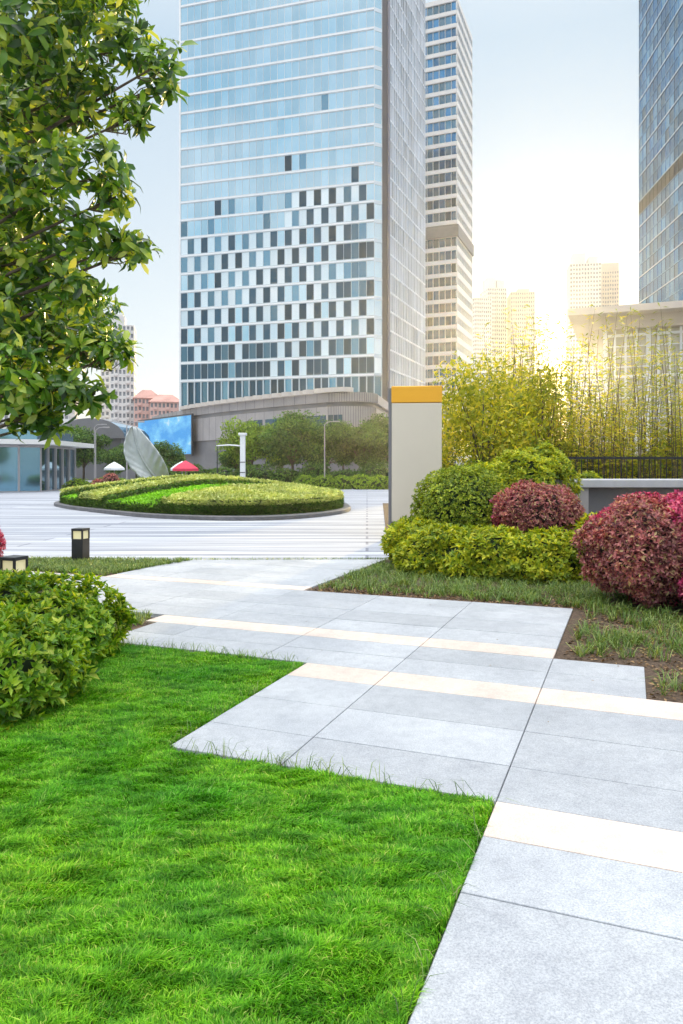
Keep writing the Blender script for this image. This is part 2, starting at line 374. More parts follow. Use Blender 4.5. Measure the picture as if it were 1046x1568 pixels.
# a few stray dry leaves and grass clippings on the paving
T=np.array([pst(s,t) for s,t in zip(rng.uniform(-3.5,2.5,38),rng.uniform(2.0,8.2,38))]); T=T[[((p[0]*.93-p[1]*.367)>-.5) or ((p[0]*.367+p[1]*.93)>5.5) for p in T]]; m=len(T); a=rng.uniform(0,6.28,m)
V,fc=leaf_small(np.column_stack([T,np.full(m,.038)]),np.column_stack([np.cos(a),np.sin(a),np.zeros(m)]),np.array([0,0,1.])+rng.normal(0,.15,(m,3)),rng.uniform(.012,.035,m),rng.uniform(.005,.014,m))
nmesh('stray_leaves',V,fc,[F['litter']])
def bush(name,blobs,dens,L,W,fm,core=None,k=6,rough=.1,seed=1,zmin=.03,el=(.1,1.1),extra=None):
    core=core or M['core']; blobs=[(np.array(c,float),np.array(r,float)) for c,r in blobs]
    PP=[];AA=[]; mb=MB()
    for bi,(c,r) in enumerate(blobs):
        area=4*math.pi*((r[0]*r[1])**1.6/3+(r[0]*r[2])**1.6/3+(r[1]*r[2])**1.6/3)**(1/1.6)
        n=int(area*dens); d=nrm(rng.normal(size=(n,3)))
        f=1+rough*sn(d*r,5/np.mean(r)**.5,seed+bi)+rough*.6*sn(d*r,16,seed+bi+50)
        P=c+d*r*(f*rng.uniform(.84,1.04,n)**1)[:,None]; ok=P[:,2]>zmin
        for bj,(c2,r2) in enumerate(blobs):
            if bj!=bi: ok&=(np.sum(((P-c2)/(r2*.88))**2,1)>1)
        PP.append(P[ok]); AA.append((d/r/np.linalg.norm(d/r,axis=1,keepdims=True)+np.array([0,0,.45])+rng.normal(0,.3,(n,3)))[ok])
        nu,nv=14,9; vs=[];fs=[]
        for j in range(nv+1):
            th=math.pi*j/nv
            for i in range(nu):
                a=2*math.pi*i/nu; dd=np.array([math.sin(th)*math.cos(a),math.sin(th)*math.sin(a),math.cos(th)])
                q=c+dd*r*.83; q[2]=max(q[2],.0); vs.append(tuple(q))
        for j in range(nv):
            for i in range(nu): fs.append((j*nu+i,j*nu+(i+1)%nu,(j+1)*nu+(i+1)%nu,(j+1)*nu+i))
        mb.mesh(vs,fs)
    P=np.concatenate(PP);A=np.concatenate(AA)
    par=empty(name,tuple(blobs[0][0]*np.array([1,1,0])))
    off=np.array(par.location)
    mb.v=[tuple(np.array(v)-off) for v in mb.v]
    mb.build('dark_core',[core],par,True)  # solid dark blob standing in for the shade deep inside the bush
    p,D,N=rosette(P-off,A,k,*el); m=len(p)
    V,fc=leaf_small(p,D,N,L*rng.uniform(.65,1.2,m),W*rng.uniform(.7,1.2,m))
    mi=None
    if extra:
        mi=(sn(p,extra[1],77)+rng.normal(0,.25,m)+(extra[3]*p[:,0] if len(extra)>3 else 0)>extra[2]).astype(int); mi=np.concatenate([mi,mi])
    nmesh('foliage',V,fc,[fm]+([extra[0]] if extra else []),mi,par)
    return par
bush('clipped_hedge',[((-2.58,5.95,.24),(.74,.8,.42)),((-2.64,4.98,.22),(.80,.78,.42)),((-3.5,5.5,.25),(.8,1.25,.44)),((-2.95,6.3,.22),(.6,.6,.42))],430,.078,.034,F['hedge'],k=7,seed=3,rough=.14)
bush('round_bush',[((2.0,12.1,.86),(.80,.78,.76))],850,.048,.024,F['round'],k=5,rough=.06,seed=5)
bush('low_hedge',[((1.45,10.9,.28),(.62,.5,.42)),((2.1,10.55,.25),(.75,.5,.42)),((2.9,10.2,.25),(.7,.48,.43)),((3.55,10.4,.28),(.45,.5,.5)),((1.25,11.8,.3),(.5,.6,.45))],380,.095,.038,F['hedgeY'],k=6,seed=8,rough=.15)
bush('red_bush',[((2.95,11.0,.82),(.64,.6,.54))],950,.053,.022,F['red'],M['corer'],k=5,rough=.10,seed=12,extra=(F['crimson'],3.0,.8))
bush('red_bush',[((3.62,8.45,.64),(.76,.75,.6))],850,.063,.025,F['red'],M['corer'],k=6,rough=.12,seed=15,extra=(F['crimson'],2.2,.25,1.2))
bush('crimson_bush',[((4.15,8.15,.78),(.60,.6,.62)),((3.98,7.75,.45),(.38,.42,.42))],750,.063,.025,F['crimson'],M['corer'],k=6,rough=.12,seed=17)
bush('yellow_bush',[((3.45,14.0,1.2),(.8,.7,.68)),((2.9,13.9,1.05),(.6,.6,.55)),((3.9,14.3,1.55),(.45,.5,.45))],400,.085,.036,F['hedgeY'],k=6,rough=.2,seed=20)
bush('yellow_bush',[((5.5,16.4,1.15),(.35,.35,.33))],420,.07,.03,F['hedgeY'],k=6,rough=.14,seed=22)
bush('green_shrub_row',[((5.2+i*1.05,20.8+.3*math.sin(i*2),.9),(.9,.8,1.25+.3*math.sin(i*1.7))) for i in range(-1,9)],100,.15,.055,F['farY'],k=6,rough=.18,seed=25)
bush('red_bush',[((-5.95,12.1,.35),(.35,.35,.42))],700,.05,.02,F['crimson'],M['corer'],k=5,seed=33)
# ------------------------------------------------------------------ foreground left tree
def big_tree():
    par=empty('magnolia_tree',(-3.5,5.3,0)); off=np.array((-3.5,5.3,0.))
    cl=[(-2.02,4.29,.34),(-1.68,4.44,.28),(-1.34,4.28,.19),(-1.10,4.16,.12),(-1.14,4.0,.07),(-1.90,3.86,.34),(-1.54,3.92,.25),(-1.30,3.80,.10),
        (-1.98,3.38,.33),(-1.62,3.48,.22),(-1.42,3.30,.10),(-1.92,2.92,.34),(-1.58,3.03,.19),(-1.30,2.96,.09),(-1.42,2.98,.09),(-1.64,2.70,.16),(-1.98,2.5,.33),
        (-1.68,2.42,.20),(-1.42,2.30,.11),(-1.55,2.35,.10),(-2.02,2.12,.28),(-1.75,2.10,.17),(-1.55,2.06,.09),(-2.0,1.93,.13),(-1.85,1.88,.07),(-1.75,4.75,.3),(-1.4,4.62,.16)]
    C3=[]
    for i,(x,z,r) in enumerate(cl):
        y=4.6+R.uniform(-.35,.4)*(1 if r>.2 else .4); k=y/4.6
        C3.append((x*k,y,1.6+(z-1.6)*k,r))
    for i in range(20): C3.append((R.uniform(-3.9,-2.3),R.uniform(5.0,6.6),R.uniform(2.2,5.2),R.uniform(.4,.55)))
    mb=MB(); o=Vector(off)
    trunk=[Vector((-3.5,5.3,0)),Vector((-3.47,5.28,.7)),Vector((-3.42,5.3,1.5)),Vector((-3.36,5.25,2.4)),Vector((-3.3,5.3,3.3)),Vector((-3.2,5.3,4.4))]
    mb.tube([p-o for p in trunk],[.15,.12,.11,.09,.07,.03],0,10)
    PP=[];AA=[]
    for (x,y,z,r) in C3:
        c=Vector((x,y,z)); hz=max(1.3,min(4.2,z-.55*abs(x+3.4)*.7)); k=(hz)/4.4
        b=Vector((-3.5+.3*k,5.28,hz)); md=b.lerp(c,.5)+Vector((R.uniform(-.08,.08),R.uniform(-.08,.08),.12))
        mb.tube([b-o,b.lerp(md,.6)+Vector((0,0,-.04))-o,md-o,c-o],[.028,.02,.014,.006],0,6)
        n=int(max(9,640*r*r)) ; d=nrm(rng.normal(size=(n,3))); rr=r*rng.uniform(.2,1.0,n)**.5
        P=np.array(c)+d*rr[:,None]*np.array([1.1,1,.8])
        A=d*.8+np.array([.35,-.2,.35])+rng.normal(0,.35,(n,3))
        PP.append(P);AA.append(A)
        for q in P[:max(9,n//3)]:
            q=Vector(q); k2=R.uniform(.25,1); st=b.lerp(md,k2) if R.random()<.25 else md.lerp(c,k2)
            if (q-st).length>r*1.6: st=c.lerp(md,.2)
            m2=st.lerp(q,.5)+Vector((R.uniform(-.03,.03),R.uniform(-.03,.03),R.uniform(-.06,.02))); mb.tube([st-o,m2-o,q-o],[.0045,.0035,.002],1,4,False)
    mb.build('trunk_and_branches',[M['bark'],M['twig']],par,True)
    P=np.concatenate(PP)-off;A=np.concatenate(AA)
    p,D,N=rosette(P,A,8,-.35,1.0); m=len(p); p=p+rng.normal(0,.012,(m,3)); D=D+rng.normal(0,.15,(m,3)); D[:,2]-=.15
    V,fc=leaf_big(p,D,N,rng.uniform(.07,.135,m),rng.uniform(.028,.046,m),rng.uniform(.05,.45,m))
    nmesh('foliage',V,fc,[F['tree']],None,par)
big_tree()
# ------------------------------------------------------------------ generic street trees (linked variants)
def tree_mesh(seed,H,rc,fm,nl=8500,Ls=.24,trunk=.11,zlo=.42,flat=.72,asp=.6):
    rr=random.Random(seed); mb=MB(); hb=H*.36
    mb.tube([(0,0,0),(.03,.02,hb*.5),(0,.05,hb),(rr.uniform(-.2,.2),0,H*.8)],[trunk*1.3,trunk,trunk*.8,trunk*.3],0,8)
    bl=[]
    for i in range(13):
        a=i*2.4+rr.uniform(-.4,.4); q=rr.uniform(.25,.72)*rc; z=H*rr.uniform(zlo,.86)
        c=(math.cos(a)*q,math.sin(a)*q,z); bl.append((c,rc*rr.uniform(.3,.5)))
        mb.tube([(0,0,hb*rr.uniform(.75,1.1)),(c[0]*.5,c[1]*.5,(hb+z)/2),c],[trunk*.5,trunk*.3,trunk*.12],0,5,False)
    bl.append(((0,0,H*.88),rc*.36))
    V=np.array(mb.v); f0=mb.f; nb=len(V)
    PP=[];DD=[]
    for c,r in bl:
        n=int(nl/len(bl)); d=nrm(rng.normal(size=(n,3))); q=r*rng.uniform(.2,1.08,n)**.45
        P=np.array(c)+d*q[:,None]*np.array([1,1,flat])*(1+.3*sn(d,4,seed+len(PP)))[:,None]
        PP.append(P);DD.append(d)
    P=np.concatenate(PP);D=np.concatenate(DD); m=len(P)
    LV,fc=leaf_small(P,rng.normal(size=(m,3))+D*.5-np.array([0,0,.3]),D+np.array([0,0,.8])+rng.normal(0,.5,(m,3)),Ls*rng.uniform(.6,1.3,m),Ls*asp*rng.uniform(.6,1.2,m))
    allV=np.concatenate([V,LV]); q4=np.array([f for f in f0 if len(f)==4]); oth=[np.array([f]) for f in f0 if len(f)!=4]
    faces=[q4]+oth+[fc[0]+nb,fc[1]+nb]
    mi=np.concatenate([np.zeros(len(q4)+len(oth)),np.ones(2*m)])
    ob=nmesh('tmp',allV,faces,[M['bark'],fm],mi); me=ob.data; bpy.data.objects.remove(ob); return me
TV=[tree_mesh(1,5.6,2.6,F['far']),tree_mesh(2,6.0,2.9,F['far']),tree_mesh(3,5.2,2.5,F['farY']),tree_mesh(4,5.0,2.2,F['far'])]
def put(me,x,y,s,name='street_tree',rz=None):
    o=bpy.data.objects.new(name,me); o.location=(x,y,0); o.scale=(s*R.uniform(.92,1.1),s*R.uniform(.92,1.1),s); o.rotation_euler[2]=R.uniform(0,6.28) if rz is None else rz; link(o)
for v,x,y,s in [(0,-15.2,62,.68),(2,-7.4,60,1.03),(1,-3.9,58,.98),(0,-1.2,60,.88),(3,1.8,60,1.0),(1,4.2,62,.98),(0,6.4,64,.92),(3,-9.4,66,.8),
                (0,-24,68,.9),(1,-26.5,72,.9),(3,-20.5,66,.66),(2,-29.5,70,.85),(1,9.5,66,.95),(0,-33,66,1.0),(3,-5.6,69,1.0),(0,2.9,70,1.05),(1,.2,72,1.0),(1,-30,80,1.0),(0,-23,82,.8)]:
    put(TV[v],x,y,s)
TY=tree_mesh(9,4.1,1.75,F['bamboo'],4300,.15,.05,.3,1.0,.4); TY2=tree_mesh(12,3.9,1.15,F['bamboo'],2300,.15,.045,.3,1.3,.35)
put(TY,3.35,17.2,1.02,'feathery_tree',.4); put(TY2,5.0,18.2,1.05,'feathery_tree',2); put(TY2,2.5,18.5,.88,'feathery_tree',4); put(TY,5.6,22.6,1.15,'feathery_tree',3.3); put(TY2,7.6,21.8,1.0,'feathery_tree',5); put(TY2,4.1,19.5,1.15,'feathery_tree',1)
def bamboo():
    mb=MB(); PP=[];DD=[]
    for i in range(270):
        x=R.uniform(4.0,11.8); y=19+R.uniform(-.9,1.2); H=R.uniform(2.2,3.7) if R.random()<.62 else R.uniform(3.9,5.7)
        if x>9.2: H*=.9
        lx,ly=R.uniform(-.5,.5),R.uniform(-.4,.3)
        pt=[Vector((x+lx*k*k,y+ly*k*k,H*k)) for k in (0,.3,.55,.8,1)]
        mb.tube(pt,[.014,.012,.010,.007,.003],0,5,False)
        for j in range(64):
            k=R.uniform(.3,1)**.8; p=np.array((x+lx*k*k,y+ly*k*k,H*k)); a=R.uniform(0,6.28); q=R.uniform(.02,.30)*(1.2-k*.85)
            PP.append(p+np.array([math.cos(a)*q,math.sin(a)*q,R.uniform(-.05,.12)])); DD.append([math.cos(a),math.sin(a),R.uniform(-.7,.9)])
    par=empty('bamboo_clump',(8,19,0)); 
    st=mb.build('stems',[M['twig']],par,True); st.location=(-8,-19,0)
    P=np.array(PP)-np.array([8,19,0]);D=np.array(DD);m=len(P)
    V,fc=leaf_small(P,D,np.array([0,0,1.])+rng.normal(0,.5,(m,3)),rng.uniform(.11,.24,m),rng.uniform(.022,.042,m))
    nmesh('leaves',V,fc,[F['bamboo']],None,par)
bamboo()
# ------------------------------------------------------------------ roundabout island
def island():
    pts=[(-12.1,30.9),(-10.6,28.0),(-8.4,25.3),(-6.2,23.0),(-4.35,21.9),(-2.95,21.6),(-1.64,22.1),(-.48,23.6),(.2,25.6),(.32,28),(-.1,31.4),(-2,36),(-6,39),(-10,37.8),(-12.1,34.5)]
    n=len(pts); O=[]
    for i in range(n):
        p=[np.array(pts[(i+j-1)%n]) for j in range(4)]
        for k in range(6):
            t=k/6; O.append(.5*((2*p[1])+(-p[0]+p[2])*t+(2*p[0]-5*p[1]+4*p[2]-p[3])*t*t+(-p[0]+3*p[1]-3*p[2]+p[3])*t**3))
    O=np.array(O); c=np.array([-5.9,29.8]); par=empty('roundabout_island',(c[0],c[1],0))
    L=O-c; m=len(L); mb=MB()
    rings=[(1.0,.0),(1.0,.12),(.995,.14),(.955,.14),(.95,.10)]
    vs=[(l[0]*a,l[1]*a,z) for a,z in rings for l in L]; fs=[(k*m+i,k*m+(i+1)%m,(k+1)*m+(i+1)%m,(k+1)*m+i) for k in range(len(rings)-1) for i in range(m)]
    mb.mesh(vs,fs); mb.build('kerb',[M['kerb']],par)
    def zt(rho): return .34+.72*(1-np.clip(rho,0,1)**1.25)
    mb=MB(); rs=[.955,.93,.9,.8,.6,.4,.2,.02]; vs=[]
    for a in rs:
        z=.1 if a>.94 else (.26 if a>.92 else float(zt(np.array(a)))-.07)
        vs+=[(l[0]*a,l[1]*a,z) for l in L]
    fs=[(k*m+i,k*m+(i+1)%m,(k+1)*m+(i+1)%m,(k+1)*m+i) for k in range(len(rs)-1) for i in range(m)]+[tuple(range((len(rs)-1)*m,len(rs)*m))]
    mb.mesh(vs,fs); mb.build('mound',[M['lawnbase']],par,True)
    N=95000; i=rng.integers(0,m,N); f=rng.uniform(0,1,N); rho=np.sqrt(rng.uniform(0,.9,N)); edge=rng.uniform(0,1,N)<.16
    rho[edge]=.945
    B=(L[i]*(1-f[:,None])+L[(i+1)%m]*f[:,None]); P2=B*rho[:,None]
    x,y=P2[:,0],P2[:,1]
    # beds fan out from the back right: front hedge, lawn wedge, hedge, lawn ...
    q=np.degrees(np.arctan2(-(y-1.5),-(x-6.6)))    # 0 = towards -x, 90 = towards -y (front)
    B0=[(-90,0),(-14,1),(-4,0),(8,1),(20,0),(33,1),(52,0)]
    matid=np.zeros(N,int)
    for a,k in B0: matid=np.where(q>a,k,matid)
    bd=np.zeros(N,bool)
    for a,k in B0[1:]: bd|=(np.abs(q-a)<.9)
    step=np.where(matid==0,.20,-.03); z=zt(rho)+step+rng.normal(0,.018,N)+.02*sn(P2,4,5)
    z=np.where(bd,zt(rho)+rng.uniform(-.03,.17,N),z)
    z=np.where(edge,rng.uniform(.12,.52,N)*np.where(matid==0,1,.75),z)
    matid=np.where(bd|(edge&(z<.42)),2,matid)  # darker leaves paint shade on the hedge sides and bed seams
    P=np.stack([x,y,z],1)
    D=rng.normal(size=(N,3)); D[:,2]=np.abs(D[:,2])*.8
    V,fc=leaf_small(P,D,np.array([0,0,1.4])+rng.normal(0,.5,(N,3)),rng.uniform(.07,.15,N),rng.uniform(.035,.075,N))
    nmesh('low_planting',V,fc,[F['moundL'],F['moundG'],F['moundD']],np.concatenate([matid,matid]),par)
island()
def sculpture():
    par=empty('leaf_sculpture',(-9.2,36,.6)); nu,nv=30,20; V=[];Fs=[]
    for i in range(nu+1):
        t=i/nu
        ax=Vector((.45-1.5*t-.30*math.sin(t*math.pi),-.15*math.sin(t*math.pi),.0+3.0*t))
        w=.86*(math.sin(math.pi*min(1,t**.80))**.75)*(1-.12*t)+.03
        for j in range(nv+1):
            s=j/nv*2-1
            rib=.035*math.sin((t*22-abs(s)*5)*2.2)*abs(s)
            V.append((ax.x+s*w*.90+ .10*s*s*w,ax.y-.38*s*s*w+rib+.12*s,ax.z+ .36*s*w*.5+.25*abs(s)*w*.5))
    for i in range(nu):
        for j in range(nv): a=i*(nv+1)+j; Fs.append((a,a+1,a+nv+2,a+nv+1))
    mb=MB(); mb.mesh(V,Fs); o=mb.build('blade',[M['sculpt']],par,True); md=o.modifiers.new('s','SOLIDIFY'); md.thickness=.05
    mb=MB(); mid=[Vector(V[i*(nv+1)+nv//2])+Vector((0,-.05,0)) for i in range(0,nu+1,2)]
    mb.tube(mid,[.07*(1-.8*k/len(mid)) for k in range(len(mid))],0,8)
    mb.tube([(.6,0,-.6),(.5,-.03,-.2),mid[0]],[.13,.1,.07],0,8); mb.build('midrib',[M['sculpt']],par,True)
sculpture()
# ------------------------------------------------------------------ bollard lamps
def bollard(x,y,rz):
    par=empty('bollard_lamp',(x,y,.0)); par.rotation_euler[2]=rz; w=.105
    mb=MB(); mb.box(-w-.02,w+.02,-w-.02,w+.02,.016,.045,0,.006); mb.box(-w,w,-w,w,.045,.40,0,.006)
    for a in(-1,1):
        for b in(-1,1): mb.box(a*w-.012*(a>0)*2,a*w+.012*(a<0)*2,b*w-.012*(b>0)*2,b*w+.012*(b<0)*2,.40,.535,0)
    mb.box(-w-.004,w+.004,-w-.004,w+.004,.535,.575,0,.006); mb.build('housing',[M['black']],par)
    mb=MB(); mb.box(-w+.016,w-.016,-w+.016,w-.016,.402,.533,0); mb.build('lantern',[M['lamp']],par)
bollard(-4.37,12.25,-.25); bollard(-3.76,8.4,-.35)
# ------------------------------------------------------------------ totem sign
def totem():
    par=empty('totem_sign',(1.66,16.4,0)); par.rotation_euler[2]=math.radians(-6)
    mb=MB(); mb.box(-.53,.58,-.16,.16,.38,3.02,0,.012); mb.build('beige_panel',[M['beige']],par)
    mb=MB(); mb.box(-.535,.585,-.165,.165,3.03,3.40,0,.015); mb.build('yellow_cap',[M['yellow']],par)
    mb=MB(); mb.box(-.60,-.535,-.15,.15,.02,3.36,0,.006); mb.build('dark_side_post',[M['greyd']],par)
    mb=MB(); mb.box(-.535,.58,-.14,.14,.02,.375,0,.006); mb.build('plinth',[M['greyd']],par)
totem()
# ------------------------------------------------------------------ planter wall on right
def wall():
    par=empty('planter_wall',(4,14,0))
    mb=MB(); mb.box(0,14,0,.9,1.20,1.36,0,.015); mb.box(-.15,.0,.0,.9,1.20,1.36,0,.01); mb.build('coping',[M['concrete']],par)
    mb=MB(); mb.box(.1,13.9,.25,.8,0,1.20,0); mb.box(.15,.75,.06,.25,0,1.19,1); mb.box(4.4,5,.06,.25,0,1.19,1); mb.build('wall_body',[M['greyd'],M['grey']],par)
    par=empty('metal_fence',(4.6,16.8,0)); mb=MB()
    for i in range(90): mb.box(i*.13,i*.13+.018,0,.018,0,1.85,0)
    mb.box(0,11.7,-.03,-.002,1.78,1.83,0); mb.box(0,11.7,-.03,-.002,.3,.34,0); mb.build('bars',[M['black']],par)
wall()
# ------------------------------------------------------------------ facades
def facade(mb,p0,p1,z0,rh,nr,nc,fx,fb,ft,dep,mf,frame=0):
    p0=np.array(p0,float);p1=np.array(p1,float); d=(p1-p0)/nc; u=d/np.hypot(*d); n=np.array([u[1],-u[0]])
    for r in range(nr):
        for c in range(nc):
            a=p0+d*c; b=p0+d*(c+1); za=z0+r*rh; zb=za+rh; m=mf(r,c)
            fr=frame if not callable(frame) else frame(r,c)
            ai=a+d*fx; bi=b-d*fx; zi,zj=za+rh*fb,zb-rh*ft; ar=ai-n*dep; br=bi-n*dep
            V=[(*a,za),(*b,za),(*b,zb),(*a,zb),(*ai,zi),(*bi,zi),(*bi,zj),(*ai,zj),(*ar,zi),(*br,zi),(*br,zj),(*ar,zj)]
            mb.mesh(V,[(0,1,5,4),(1,2,6,5),(2,3,7,6),(3,0,4,7),(4,5,9,8),(5,6,10,9),(6,7,11,10),(7,4,8,11)],fr)
            mb.f.append(tuple(len(mb.v)-12+k for k in (8,9,10,11))); mb.m.append(m)
def main_tower():
    par=empty('office_tower',(0,0,0))
    A,B,Cc,D,E,Fp,Gp,Hh=(-35.6,162),(6.7,150),(8.4,150.9),(8.4,152.4),(10,152.4),(10,150.6),(20.3,176.6),(-25,192)
    rr=random.Random(4); rh=3.95; nr=25; nc=27
    def mf(r,c):
        k=c/nc
        top=10.5 if k>.52 else (8.2 if k<.3 else 8.6)
        if r==0 and rr.random()<.5: return 2
        if r<top-1:
            dark=((c+r)%2==0)
            if .83<k<.93 and 3<r<8: return 2 if rr.random()<.6 else 3  # dark cell cluster paints a reflected dark tower into the facade
            if dark: return 2 if rr.random()<.84-(.35 if r>top-3 and k<.6 else 0) else 3
            if r<2 and rr.random()<.5: return 3
            return 4 if rr.random()<.8 else 1
        if r<top+1 and (c+r)%2==0 and rr.random()<.5: return 2 if rr.random()<.5 else 3
        if rr.random()<.008: return 3
        return 1
    mb=MB()
    facade(mb,A,B,20.5,rh,nr,nc,.022,.11,.06,.12,mf,5)
    facade(mb,A,B,6,7.2,2,nc,.06,.02,.02,.4,lambda r,c:2 if (c%3) else 3,5)
    facade(mb,B,Cc,20.5,rh,nr,1,.06,.10,.10,.1,lambda r,c:1 if r>8 else 4,5)
    facade(mb,B,Cc,6,7.2,2,1,.07,.02,.02,.3,lambda r,c:3,5)
    facade(mb,Fp,Gp,6,rh,28,22,.14,.04,.05,.25,lambda r,c:2 if rr.random()<.10 else (3 if rr.random()<.22 else 7),7)
    mb.build('curtain_wall',[M['grey'],M['glassL'],M['glassD'],M['glassM'],M['glassW'],M['spandrel'],M['white'],M['sidepanel']],par)
    mb=MB(); top=20.5+rh*nr; a=np.array(A);b=np.array(B)
    for r in range(nr+1): mb.obox(a,b,.02,20.5+r*rh-.10,20.5+r*rh+.22,0,.12)
    mb.build('floor_lines',[M['white']],par)
    mb=MB()
    ins=[(-35.4,162.5),(6.6,150.6),(8.0,151.4),D,E,(10.1,151.6),(20.0,176.8),Hh]
    mb.prism(ins,0,top-.2,0)
    mb.box(8.42,9.98,152.0,152.38,0,top+.5,1)
    mb.build('core_and_recess',[M['slot'],M['slot']],par)
    mb=MB(); mb.obox((-36.0,162.1),(-35.62,162.0),.6,6,top+.6,0,.05); mb.obox((9.6,150.5),(9.98,150.6),.6,6,top,1,.05)
    mb.obox(A,B,1.0,top,top+1.2,0,.06); mb.build('fins_and_parapet',[M['white'],M['slot']],par)
main_tower()
def podium():
    par=empty('podium_building')
    pl=[]
    L0,L1=np.array([-43.,166]),np.array([-2.,112.5]); 
    for k in np.linspace(0,1,14): 
        p=L0+(L1-L0)*k; nn=np.array([-(L1-L0)[1],(L1-L0)[0]]); nn=-nn/np.hypot(*nn); pl.append(p+nn*3.2*math.sin(k*math.pi))
    for a in np.linspace(math.radians(232),math.radians(352),12): pl.append(np.array([1.5,115.5])+np.array([math.cos(a),math.sin(a)])*4.2)
    pl.append(np.array([12.,150.])); pl.append(np.array([12.,158.])); pl.append(np.array([-38.,172.]))
    cen=np.mean(pl,0)
    def off(f): return [cen+(p-cen)*f for p in pl]
    mb=MB()
    mb.prism(off(1.0),11.6,13.0,0); mb.prism(off(.965),10.9,11.6,1); mb.prism(off(.985),6.6,10.9,0); mb.prism(off(.955),0,6.6,2)
    mb.build('curved_storeys',[M['grey'],M['greyd'],M['greyd']],par)
    mb=MB(); o=off(1.003); o2=off(.988)
    for i in range(26):
        for oo,za,zb,th in ((o,11.6,13.02,.10),(o2,6.6,10.9,.10)):
            a,b=oo[i],oo[i+1]
            for k in (0,.5):
                p=a+(b-a)*k; d=(b-a)/np.hypot(*(b-a)); nn=np.array([d[1],-d[0]])*-.3
                mb.prism([p,p+d*th,p+d*th+nn,p+nn],za,zb,0)
    mb.build('panel_joints',[M['greyd']],par)
    mb=MB(); oo=off(.9875)
    for i in range(9,16):
        a,b=oo[i],oo[i+1]; mb.obox(a+(b-a)*.08,a+(b-a)*.92,.1,7.3,9.6,0,.05)
    mb.build('dark_window_band',[M['glassD']],par)
    mb=MB(); o=off(.975)
    for i in range(4,17):
        a,b=o[i],o[i+1]
        for k in (.25,.75):
            c=a+(b-a)*k; q=[(c[0]+math.cos(t)*1.2,c[1]+math.sin(t)*1.2) for t in np.linspace(0,6.28,17)[:-1]]
            mb.prism(q,13.0,13.7,0); mb.prism([(c[0]+(x-c[0])*.75,c[1]+(y-c[1])*.75) for x,y in q],13.7,13.76,1)
    mb.build('roof_planters',[M['wallC'],M['greyd']],par)
    P=lambda k:L0+(L1-L0)*k
    s=empty('led_screen'); mb=MB(); a,b=P(.03),P(.43)
    mb.obox(a,b,.3,3.8,11.9,0,4.2); mb.build('frame',[M['dark']],s)
    mb=MB(); d=(b-a)/np.hypot(*(b-a)); mb.obox(a+d*.4,b-d*.4,.05,4.1,11.6,0,4.27); mb.build('display',[M['screen']],s)
podium()
def striped_tower():
    par=empty('striped_office_tower'); mb=MB(); rr=random.Random(2)
    c=np.array([34.8,220.]); e2=np.array([-.93,.367]); e1=np.array([.367,.93]); a=c+e2*30; b=c+e1*22.8
    def mf(r,k): return 2 if r in(18,) else (1 if rr.random()<.6 else 3)
    facade(mb,a,c,0,3.95,36,16,.015,.26,.04,.5,mf,0)
    facade(mb,c,b,0,3.95,36,10,.03,.36,.08,.4,mf,0)
    mb.build('stripes_and_glass',[M['wallW'],M['glassB'],M['greyd'],M['glassM']],par)
    mb=MB()
    mb.prism([a+e1*.8,c+e1*.8+e2*.8,b+e2*.8,b+e2*30],0,141.9,0); mb.obox(a,c,.8,142.2,143.4,1); mb.obox(c,b,.8,142.2,143.4,1)
    mb.obox(a+e1*-.3,c+e1*-.3-e2*.5,.5,71,74.5,2,.3); mb.obox(c-e2*.4,b-e2*.4,.5,71,74.5,2,.1)
    mb.build('core',[M['slot'],M['wallW'],M['greyd']],par)
striped_tower()
def right_tower():
    par=empty('blue_glass_tower'); mb=MB(); rr=random.Random(5)
    a=np.array([36.6,90.]); b=np.array([34.3,64.]); 
    def mf(r,c):
        if r in (21,): return 4
        return 1 if rr.random()<(.75 if r>26 else .3) else (2 if rr.random()<.6 else 3)
    facade(mb,a,b,0,1.55,65,20,.03,.04,.04,.05,mf,lambda r,c:4 if r==21 else 0)
    mb.build('curtain_wall',[M['glassB2'],M['glassB'],M['glassB2'],M['glassM'],M['dark']],par)
    mb=MB(); d=(b-a)
    for r in range(0,66,2): mb.obox(a,b,.02,r*1.55-.05,r*1.55+.09,0,.05)
    mb.build('floor_lines',[M['spandrel']],par)
    mb=MB(); mb.prism([(36.9,89.8),(34.6,64.1),(60,60),(64,88)],0,100.6,0); 
    mb.obox((36.95,90.25),(36.6,90.02),.5,0,101,1); mb.build('core',[M['glassB'],M['dark']],par)
right_tower()
def pavilion():
    par=empty('lattice_pavilion'); e2=np.array([.93,-.367]); e1=np.array([.367,.93]); o=np.array([12.3,34.4])
    mb=MB()
    a=o-e2*1.5-e1*1.2; b=o+e2*16-e1*1.2; c=b+e1*12; d=a+e1*12
    mb.prism([a,b,c,d],8.6,8.9,0); 
    a2=o-e2*.6-e1*.3; mb.prism([a2,b+e1*.9,b+e1*11,a2+e1*10],8.0,8.6,0)
    mb.build('roof',[M['wallC']],par)
    mb=MB()
    nx=34; st=.47
    for i in range(nx+1):
        p=o+e2*i*st; w=.10 if i%4 else .2
        mb.obox(p,p+e2*w,.12,0,8.0,0,0)
    for j in range(1,17): 
        mb.obox(o,o+e2*nx*st,.06,j*.48,j*.48+(.05 if j%4 else .12),0,-.03)
    for i in range(20):
        p=o+e1*(i*.5+.3); mb.obox(p+e1*.1,p,.12,0,8.0,0,0)
    mb.build('lattice',[M['white']],par)
    mb=MB(); mb.obox(o,o+e2*nx*st,.05,0,8,0,-.35); mb.prism([o+e1*.6+e2*.2,o+e1*.6+e2*16,o+e1*10+e2*16,o+e1*10+e2*.2],0,7.9,1); mb.build('glazing',[M['pavglass'],M['wallC']],par)
pavilion()
